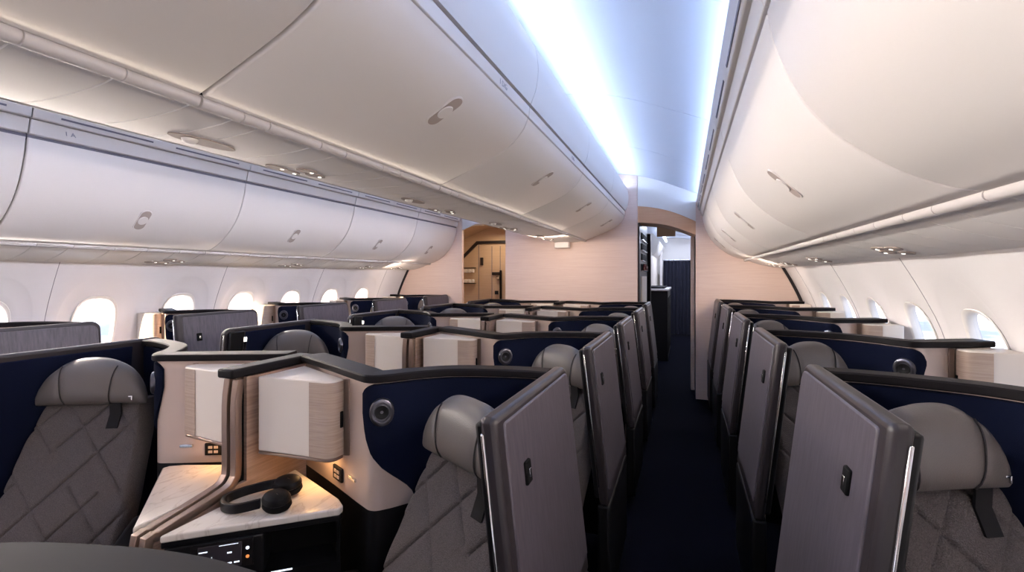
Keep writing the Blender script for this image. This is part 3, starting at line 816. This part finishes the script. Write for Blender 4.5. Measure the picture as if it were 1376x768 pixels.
for c, rz in cups:
    ax = Vector((.12,-.22,1)).normalized()
    e = MB().lathe([(0,.028),(.02,.027),(.031,.022),(.036,.012),(.036,.004),(.033,.001)], c, ax, 28, 1.25, .98, up=(math.cos(rz),math.sin(rz),0)).build('ear_cup', M_black, hp)
    MB().lathe([(.030,.001),(.036,-.004),(.037,-.013),(.033,-.021),(.020,-.022),(0,-.016)], c, ax, 28, 1.25, .98, up=(math.cos(rz),math.sin(rz),0)).build('ear_cushion', M_matte, e)
    MB().box(c+ax*.0275+Vector((.004,0,0)), (.018,.002,.001), Matrix.Rotation(rz-.6, 3, 'Z')).build('ear_cup_mark', M_chrome, e, smooth=0)

# ------------------------------------------------------------------ light
def area(name, loc, sx, sy, power, col, rot=(0,0,0), spread=180):
    l = bpy.data.lights.new(name, 'AREA'); l.shape = 'RECTANGLE'; l.size = sx; l.size_y = sy; l.energy = power
    l.color = lin(col)[:3]; l.spread = math.radians(spread)
    o = bpy.data.objects.new(name, l); C.objects.link(o); o.location = loc; o.rotation_euler = rot
    return o
LY = (Y0+YB)/2; LL = YB-Y0-.1
for sg in (-1, 1):
    # cove strips washing the ceiling panels from both edges
    area('cove_lamp', (sg*.715, LY, 2.652), .03, LL, 44, (194,216,255), (0, PI+sg*1.12, 0))
    area('cove_lamp', (sg*1.66, LY, 2.425), .03, LL, 40, (182,208,255), (0, PI-sg*.95, 0))
    # warm strips behind the door rails
    area('rail_glow', (sg*.262, LY-.5, 1.974), .010, LL-1.0, 1.8, (255,236,214), (0, -sg*1.3, 0))
    area('rail_lamp', (sg*.262, LY-.25, 1.972), .012, LL-.5, 47 if sg > 0 else 27, (255,246,240) if sg > 0 else (232,234,255), (0, -sg*1.25, 0), 76)
    area('rail_lamp', (sg*2.112, LY-.25, 1.688), .012, LL-.5, 32 if sg > 0 else 60, (255,240,228), (0, sg*1.24, 0), 104)
# added fill lamps, not fittings of the cabin, to brighten the aft partitions
area('strip_lamp', (0, YB-1.0, 1.945), .5, .05, 7, (255,232,214), (math.radians(62), 0, 0))
for sg in (-1, 1):
    area('strip_lamp', (sg*2.15, YB-.9, 1.585), .25, .05, 3.2, (255,232,214), (math.radians(70), 0, 0))
area('exit_lamp', (-1.35, YB+.5, 2.20), .3, .3, 5, (255,226,190))
area('galley_lamp', (1.35, 8.0, 2.38), .5, 1.5, 20, (220,230,255))
area('galley_lamp', (1.35, 11.0, 2.38), .5, 1.5, 25, (220,230,255))
# warm lamps under the cabinets
for kd in KINDS:
    for y in (ROWC if kd[0] == 'c' else ROWW)[:3]:
        k = KINDS[kd]
        area('cabinet_lamp', (AX[kd]+k.m*.84, y+.36, .870+k.dz), .10, .05, .35, (255,196,130))
# daylight: portals in the windows
for sg in (-1, 1):
    for y in WIN_Y:
        l = area('window_portal', (sg*2.90, y, 1.10), .5, .30, 1, (255,255,255), (0, sg*PI/2, 0)); l.data.cycles.is_portal = True
su = bpy.data.lights.new('sun', 'SUN'); su.energy = 30.0; su.angle = math.radians(4); su.color = lin((255,226,190))[:3]
so = bpy.data.objects.new('sun', su); C.objects.link(so)
so.rotation_euler = Vector((.62,.74,-.20)).to_track_quat('-Z', 'Y').to_euler()

w = bpy.data.worlds.new('sky'); bpy.context.scene.world = w; w.use_nodes = True; nt = w.node_tree; nt.nodes.clear()
out = nt.nodes.new('ShaderNodeOutputWorld'); bg = nt.nodes.new('ShaderNodeBackground'); tc = nt.nodes.new('ShaderNodeTexCoord')
mp = nt.nodes.new('ShaderNodeMapping'); mp.inputs['Scale'].default_value = (4, 4, 28)
nz = nt.nodes.new('ShaderNodeTexNoise'); nz.inputs['Scale'].default_value = 2.2; nz.inputs['Detail'].default_value = 6
cr = nt.nodes.new('ShaderNodeValToRGB'); cr.color_ramp.elements[0].color = lin((122,132,152)); cr.color_ramp.elements[0].position = .40
cr.color_ramp.elements[1].color = lin((205,204,208)); cr.color_ramp.elements[1].position = .62
sx = nt.nodes.new('ShaderNodeSeparateXYZ')
sk_ = nt.nodes.new('ShaderNodeValToRGB'); e = sk_.color_ramp.elements
e[0].position = .44; e[0].color = lin((190,168,152)); e[1].position = .58; e[1].color = lin((150,170,200))
mr = nt.nodes.new('ShaderNodeMapRange'); mr.inputs[1].default_value = -.5; mr.inputs[2].default_value = .5
st = nt.nodes.new('ShaderNodeMapRange'); st.inputs[1].default_value = -.075; st.inputs[2].default_value = -.045
mx = nt.nodes.new('ShaderNodeMix'); mx.data_type = 'RGBA'
L = nt.links.new
L(tc.outputs['Generated'], mp.inputs['Vector']); L(mp.outputs['Vector'], nz.inputs['Vector']); L(nz.outputs['Fac'], cr.inputs['Fac'])
L(tc.outputs['Generated'], sx.inputs[0]); L(sx.outputs['Z'], mr.inputs[0]); L(mr.outputs[0], sk_.inputs['Fac']); L(sx.outputs['Z'], st.inputs[0])
L(st.outputs[0], mx.inputs['Factor']); L(cr.outputs['Color'], mx.inputs['A']); L(sk_.outputs['Color'], mx.inputs['B'])
L(mx.outputs['Result'], bg.inputs['Color']); bg.inputs['Strength'].default_value = 4.2; L(bg.outputs[0], out.inputs[0])

sc = bpy.context.scene
sc.view_settings.view_transform = 'Standard'; sc.view_settings.look = 'None'; sc.view_settings.gamma = 1
sc.view_settings.use_curve_mapping = False; sc.view_settings.exposure = 0.10
